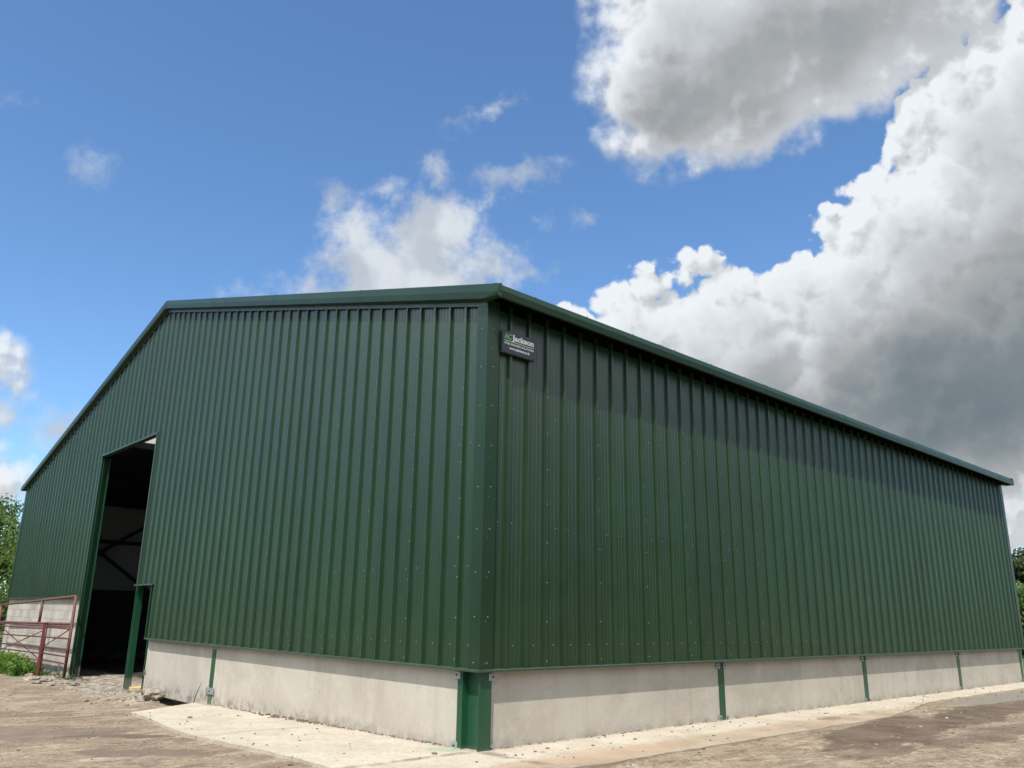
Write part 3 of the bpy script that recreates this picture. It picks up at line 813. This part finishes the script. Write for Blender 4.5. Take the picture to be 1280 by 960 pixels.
for i, (az, d_, h, c_) in enumerate([(79.5, 37, 2.6, 2.0), (83, 35, 3.0, 2.2), (87, 36, 2.7, 2.2)]):
    x, yv = at(az, d_)
    tree('bush', (x, yv, -.3), h, c_, ['rounded green bush beside the left end of the block wall', 'green bush behind the long red gate', 'leafy bush at the far left edge behind the gates'][i], 'bush', M['leaf'], 30+i, .16, 16, 360)
x, yv = at(14.4, 62); tree('tree', (x, yv, -.2), 6.1, 3.4, 'dark leaved tree behind the far right end of the shed', 'tree', M['leafdark'], 7, .38, 34, 620)
for i, (az, d_, h, c_) in enumerate([(14.3, 50, 3.5, 2.4), (12.6, 46, 2.9, 2.2), (15.9, 56, 3.8, 2.4)]):
    x, yv = at(az, d_)
    tree('bush', (x, yv, -.2), h, c_, ['bright green bush in front of the dark tree at the far right', 'low green bush at the right edge of the yard', 'green bush hidden behind the far shed corner'][i], 'bush', M['leaf'], 40+i, .28, 26, 520)
# unseen dark hedge and trees, added to darken reflections in the glossy walls
m = MB(); rnd = random.Random(3)
for i in range(134):
    a = R_(118+i*1.45*1.18); dd = 34+8*rnd.random(); h = 3.2+3.4*rnd.random()
    if i % 3 == 0: h += 2.
    leaves(m, (cam.x+dd*math.cos(a), cam.y+dd*math.sin(a), h*.45-.4), h*.62, 110, 1.1, 900+i, .3, .95)
tag(m.build('reflection_hedge', M['leafdark']), 'unseen dark belt of hedge and trees added to darken the wall reflections', 'reflection_hedge', kind='stuff')
# nettles at the gate
t_ = empty('nettle_patch', (-.72, 18.0, -.35), 'dense bright green nettle clump growing through the long red gate', 'nettles')
m = MB(); st = MB(); rnd = random.Random(5)
for i in range(46):
    x0 = rnd.uniform(-.3, .25); y0 = rnd.uniform(-1.35, 2.6); hh = rnd.uniform(.28, .58)*(1.15-.25*abs(y0-.6)/2)
    top = (x0+rnd.uniform(-.1,.1), y0+rnd.uniform(-.1,.1), hh)
    st.tube([(x0, y0, -.05), top], [.006, .003], 5)
    leaves(m, (top[0], top[1], hh*.62), .22, 130, .085, 500+i, .15, 1.35)
st.build('stem', M['leafweed'], t_); m.build('foliage', M['leafweed'], t_)
t_ = empty('weed_tuft', (.0, 14.75, -.28), 'small green weed tuft at the foot of the green door post', 'weed')
m = MB(); leaves(m, (-.2, -.1, .08), .16, 120, .06, 77, .1, .8); m.build('foliage', M['leafweed'], t_)
m = MB(); m.tube([(-.2, -.1, -.03), (-.2, -.1, .08)], .006, 5); m.build('stem', M['leafweed'], t_)
m = MB()
for i in range(5000):
    x = rnd.uniform(-1.1, 0); yv = rnd.uniform(16.5, 26)
    if rnd.random() > sstep(16.3, 18, yv): continue
    z = ground_h(x, yv); a = rnd.uniform(0, 6.28); hh = rnd.uniform(.05, .16); w = .006
    m.v += [(x-w*math.cos(a), yv-w*math.sin(a), z-.01), (x+w*math.cos(a), yv+w*math.sin(a), z-.01), (x+rnd.uniform(-.05,.05), yv+rnd.uniform(-.05,.05), z+hh)]
    n0 = len(m.v); m.f.append((n0-3, n0-2, n0-1))
tag(m.build('grass', M['leafweed']), 'rough green grass growing along the foot of the block wall', 'grass', kind='stuff')

# ------------------------------------------------------------------ camera
yaw, pit, rol = R_(47.9916), R_(15.1577), R_(1.0946)
fw = Vector((math.cos(yaw)*math.cos(pit), math.sin(yaw)*math.cos(pit), math.sin(pit)))
ri = Vector((math.sin(yaw), -math.cos(yaw), 0)); up = ri.cross(fw)
Rv = ri*math.cos(rol)+up*math.sin(rol); Uv = -ri*math.sin(rol)+up*math.cos(rol)
cd = bpy.data.cameras.new('camera'); co = bpy.data.objects.new('camera', cd); link(co)
rot = Matrix((Rv, Uv, -fw)).transposed()
co.matrix_world = Matrix.Translation(cam) @ rot.to_4x4()
cd.sensor_width = 36; cd.lens = 996.2744/1280*36; cd.shift_x = (640-626.5905)/1280; cd.shift_y = (498.6198-480)/1280
cd.clip_start = .05; cd.clip_end = 3000
sc.camera = co

# ------------------------------------------------------------------ sun and sky
SUN_EL, SUN_AZ = 58., math.degrees(math.atan2(-.53, -.848))
sd = Vector((math.cos(R_(SUN_AZ))*math.cos(R_(SUN_EL)), math.sin(R_(SUN_AZ))*math.cos(R_(SUN_EL)), math.sin(R_(SUN_EL))))
ld = bpy.data.lights.new('sun', 'SUN'); ld.energy = 5.0; ld.angle = R_(.53); ld.color = (1., .955, .89)
lo = bpy.data.objects.new('sun', ld); link(lo); lo.rotation_euler = (-sd).to_track_quat('-Z', 'Y').to_euler()

w = bpy.data.worlds.new('World'); sc.world = w; w.use_nodes = True
n = N(w.node_tree)
outw = n.new('ShaderNodeOutputWorld'); bg = n.new('ShaderNodeBackground'); n.t.links.new(bg.outputs[0], outw.inputs[0])
sky = n.new('ShaderNodeTexSky', sky_type='NISHITA'); sky.sun_disc = False; sky.sun_elevation = R_(SUN_EL)
sky.sun_rotation = math.atan2(sd.x, sd.y) % (2*math.pi); sky.air_density = 1.0; sky.dust_density = .2; sky.ozone_density = 3.0
d = n.v('NORMALIZE', n.new('ShaderNodeTexCoord').outputs['Generated'])
# fixed compass basis of the cloudy part of the sky (bearing 48 deg, 15 deg up)
den = n.m('MAXIMUM', n.v('DOT_PRODUCT', d, tuple(fw)), .05)
U = n.m('ADD', 6.266, n.m('MULTIPLY', n.m('DIVIDE', n.v('DOT_PRODUCT', d, tuple(Rv)), den), 9.963))
V = n.m('SUBTRACT', 4.986, n.m('MULTIPLY', n.m('DIVIDE', n.v('DOT_PRODUCT', d, tuple(Uv)), den), 9.963))
P0 = n.xyz(U, V)
front = n.mapr(n.v('DOT_PRODUCT', d, tuple(fw)), .25, .5)
def no2(k, P, sc_, det, ro, out=0): return k.noise(P, sc_, det, ro, 0., out, '2D')
def union(k, lst, sm=.25):
    a = lst[0]
    for b in lst[1:]: a = k.m('SMOOTH_MAX', a, b, sm)
    return a
def ell_(k, Q, cx, cy, rx, ry, rot=0):
    l = k.v('LENGTH', k.mapping(Q, (cx, cy, 0), (0,0,R_(rot)), (rx, ry, 1), 'TEXTURE'))
    return k.m('MULTIPLY', k.m('SUBTRACT', 1., l), min(rx, ry))
def group_cloud():
    g = bpy.data.node_groups.new('cloud_density', 'ShaderNodeTree')
    g.interface.new_socket('P', in_out='INPUT', socket_type='NodeSocketVector')
    g.interface.new_socket('heap', in_out='OUTPUT', socket_type='NodeSocketFloat')
    g.interface.new_socket('upper', in_out='OUTPUT', socket_type='NodeSocketFloat')
    k = N(g); gi = k.new('NodeGroupInput'); go = k.new('NodeGroupOutput'); P = gi.outputs[0]
    warp = k.v('SCALE', k.v('SUBTRACT', no2(k, P, .9, 3, .55, 1), (.5,.5,.5)), scale=.5)
    Q = k.v('ADD', P, k.v('MULTIPLY', warp, (1,1,0)))
    ell = lambda *a: ell_(k, Q, *a)
    c1 = union(k, [ell(*e) for e in CL1]); c2 = union(k, [ell(*e) for e in CL2])
    v = k.new('ShaderNodeTexVoronoi', feature='F1'); v.voronoi_dimensions = '2D'; k.put(v.inputs['Vector'], k.v('ADD', P, k.v('SCALE', k.v('SUBTRACT', no2(k, P, 3.2, 2, .5, 1), (.5,.5,.5)), scale=.18)))
    v.inputs['Scale'].default_value = 1.9; v.inputs['Detail'].default_value = 3.; v.inputs['Roughness'].default_value = .42; v.inputs['Lacunarity'].default_value = 2.1
    bil = k.m('SUBTRACT', .42, v.outputs['Distance'])
    fb = k.m('SUBTRACT', no2(k, P, 1.5, 8, .54), .5)
    near = lambda c_: k.mapr(c_, -.16, .10)
    heap = k.m('ADD', c2, k.m('MULTIPLY', near(c2), k.m('ADD', k.m('MULTIPLY', bil, .44), k.m('MULTIPLY', fb, .34))))
    upper = k.m('ADD', c1, k.m('MULTIPLY', near(c1), k.m('ADD', k.m('MULTIPLY', bil, .10), k.m('MULTIPLY', fb, .95))))
    k.t.links.new(heap, go.inputs[0]); k.t.links.new(upper, go.inputs[1]); return g
CL1 = [(8.35,1.0,1.12,1.3), (9.1,.55,1.7,1.65,-8), (10.3,.1,1.7,1.6,-15), (11.4,-.2,1.2,1.3), (7.85,-.1,.6,.95), (-.1,4.55,.55,.42,8), (-.1,6.0,.7,.5)]
CL2 = [(13.3,2.2,2.4,2.35), (12.75,.8,.85,.85), (12.3,4.2,2.6,2.6), (10.7,4.4,1.6,1.85), (9.2,4.65,1.5,1.62), (8.1,4.6,1.15,1.42), (7.35,4.45,.85,.85), (13.2,6.2,3.2,1.0),
       (12.9,5.6,2.4,1.0)]
G = group_cloud()
def cl(P):
    q = n.new('ShaderNodeGroup'); q.node_tree = G; n.t.links.new(P, q.inputs[0]); return q.outputs
A = cl(P0); B = cl(n.v('ADD', P0, (-.10, -.14, 0)))
# thin veils and wisps
fs = n.m('SUBTRACT', no2(n, P0, 2.4, 8, .62), .5)
Qw = n.v('ADD', P0, n.v('MULTIPLY', n.v('SUBTRACT', no2(n, P0, 3., 3, .6, 1), (.5,.5,0)), (.35,.35,0)))
ell = lambda *a: ell_(n, Qw, *a)
s3 = union(n, [ell(5.05,3.45,1.15,.72), ell(5.45,2.95,.62,.6,20), ell(6.15,3.35,.42,.26), ell(4.2,3.68,.9,.14), ell(4.45,3.0,.4,.42), ell(.0,5.2,.5,.2), ell(.75,5.4,.35,.2), ell(3.75,3.66,.55,.14)], .2)
ws = union(n, [ell(6.5,2.18,.45,.15,-8), ell(6.1,2.45,.32,.09,-48), ell(4.13,2.52,.17,.24,15), ell(4.8,2.35,.26,.1,-15), ell(5.47,2.18,.18,.24),
            ell(7.28,2.72,.08,.11), ell(6.76,2.76,.08,.07), ell(6.62,3.42,.22,.1), ell(6.05,1.4,.3,.06,-25)], .05)
w2 = union(n, [ell(1.12,2.1,.34,.24,15), ell(.2,1.25,.2,.1)], .05)
soft = n.m('ADD', s3, n.m('MULTIPLY', fs, .75))
sw_ = n.m('ADD', ws, n.m('MULTIPLY', fs, .38)); sw2 = n.m('ADD', w2, n.m('SUBTRACT', n.m('MULTIPLY', fs, .5), .02))
soft = n.m('MAXIMUM', n.mapr(soft, -.14, .38, 0, .96), n.m('MAXIMUM', n.mapr(sw_, -.10, .2, 0, .72), n.mapr(sw2, -.08, .25, 0, .42)))
D = n.m('MAXIMUM', A[0], A[1])
alpha = n.m('MAXIMUM', n.mapr(A[0], .0, .11), n.mapr(A[1], -.08, .34))
relief = n.m('SUBTRACT', D, n.m('MAXIMUM', B[0], B[1]))
lit = n.mapr(relief, -.14, .2, 0, 1)
deep = n.mapr(D, .1, 1.4)
big = no2(n, P0, .7, 5, .55)
Qs = n.v('ADD', P0, n.v('MULTIPLY', n.v('SUBTRACT', no2(n, P0, .8, 3, .55, 1), (.5,.5,0)), (1.3,1.3,0)))
def sh(*a): 
    cx, cy, rx, ry, rot = a
    return n.mapr(n.v('LENGTH', n.mapping(Qs, (cx, cy, 0), (0,0,R_(rot)), (rx, ry, 1), 'TEXTURE')), 1.3, .1)
shade = n.m('MAXIMUM', n.m('MULTIPLY', sh(8.7,1.25,1.7,.8,-14), .46), n.m('MULTIPLY', sh(10.3,.5,1.9,.75,-20), .42))
shade = n.m('MAXIMUM', shade, n.m('MULTIPLY', sh(11.8,5.0,3.1,1.3,-14), .92))
shade = n.m('MAXIMUM', shade, n.m('MULTIPLY', sh(12.8,3.9,1.5,1.4,0), .6))
shade = n.m('MULTIPLY', shade, n.mapr(D, .02, .6, .1, 1))
lvl = n.m('SUBTRACT', 1.02, n.m('MULTIPLY', deep, .22))
lvl = n.m('ADD', lvl, n.m('MULTIPLY', n.m('SUBTRACT', lit, .55), n.m('SUBTRACT', .34, n.m('MULTIPLY', deep, .25))))
lvl = n.m('ADD', lvl, n.m('MULTIPLY', n.m('SUBTRACT', big, .5), .30))
lvl = n.m('SUBTRACT', lvl, n.m('MULTIPLY', shade, .62))
ramp = n.new('ShaderNodeValToRGB'); cr_ = ramp.color_ramp
cols = [(0.0, (.15,.19,.22)), (.28, (.25,.285,.31)), (.5, (.40,.42,.435)), (.72, (.58,.61,.65)), (1., (.86,.90,.94))]
cr_.elements[0].position = 0; cr_.elements[0].color = C4(cols[0][1]); cr_.elements[1].position = 1; cr_.elements[1].color = C4(cols[-1][1])
for p_, c_ in cols[1:-1]: e = cr_.elements.new(p_); e.color = C4(c_)
n.put(ramp.inputs[0], n.mapr(lvl, .1, 1.1, 0, 1, False))
WS = .13; EXPO = .25; CL = 1.0/WS/2**EXPO
ccol = n.v('SCALE', ramp.outputs[0], scale=CL)
skyc = n.v('MULTIPLY', sky.outputs[0], (.88, 1.10, 1.25))
c = n.mix(soft, skyc, n.v('SCALE', n.mix(n.mapr(no2(n, P0, 1.6, 4, .5), .35, .65), (.54,.59,.65,1), (.74,.78,.83,1)), scale=CL))
c = n.mix(alpha, c, ccol)
# the rest of the sky (behind the viewer, towards the sun): broken cloud, brightness shaped for the wall reflections
dz = n.m('ADD', n.m('ABSOLUTE', n.sep(d)[2]), .25); dn = n.v('DIVIDE', d, n.xyz(dz, dz, dz))
bk_ = n.noise(dn, 1.3, 5, .58); ba = n.mapr(bk_, .42, .56)
refl_gain = n.m('ADD', n.mapr(n.sep(d)[2], .10, .40, .04, 1.65), n.mapr(n.v('DOT_PRODUCT', d, tuple(sd)), .5, .98, 0, .5))
refl_gain = n.m('MULTIPLY', refl_gain, n.mapr(n.v('DOT_PRODUCT', d, (-.68,.73,0)), -.9, .9, .60, 1.4))
c2 = n.mix(ba, skyc, n.v('SCALE', n.v('SCALE', n.mix(n.mapr(bk_, .55, .72), (1.2,1.28,1.31,1), (.75,.81,.85,1)), scale=CL), scale=refl_gain))
c = n.mix(front, c2, c)
w.cycles.sampling_method = 'NONE'
n.put(bg.inputs[0], c); bg.inputs[1].default_value = WS

sc.view_settings.view_transform = 'Standard'; sc.view_settings.look = 'None'; sc.view_settings.gamma = 1; sc.view_settings.exposure = EXPO
sc.cycles.max_bounces = 8; sc.cycles.use_denoising = True
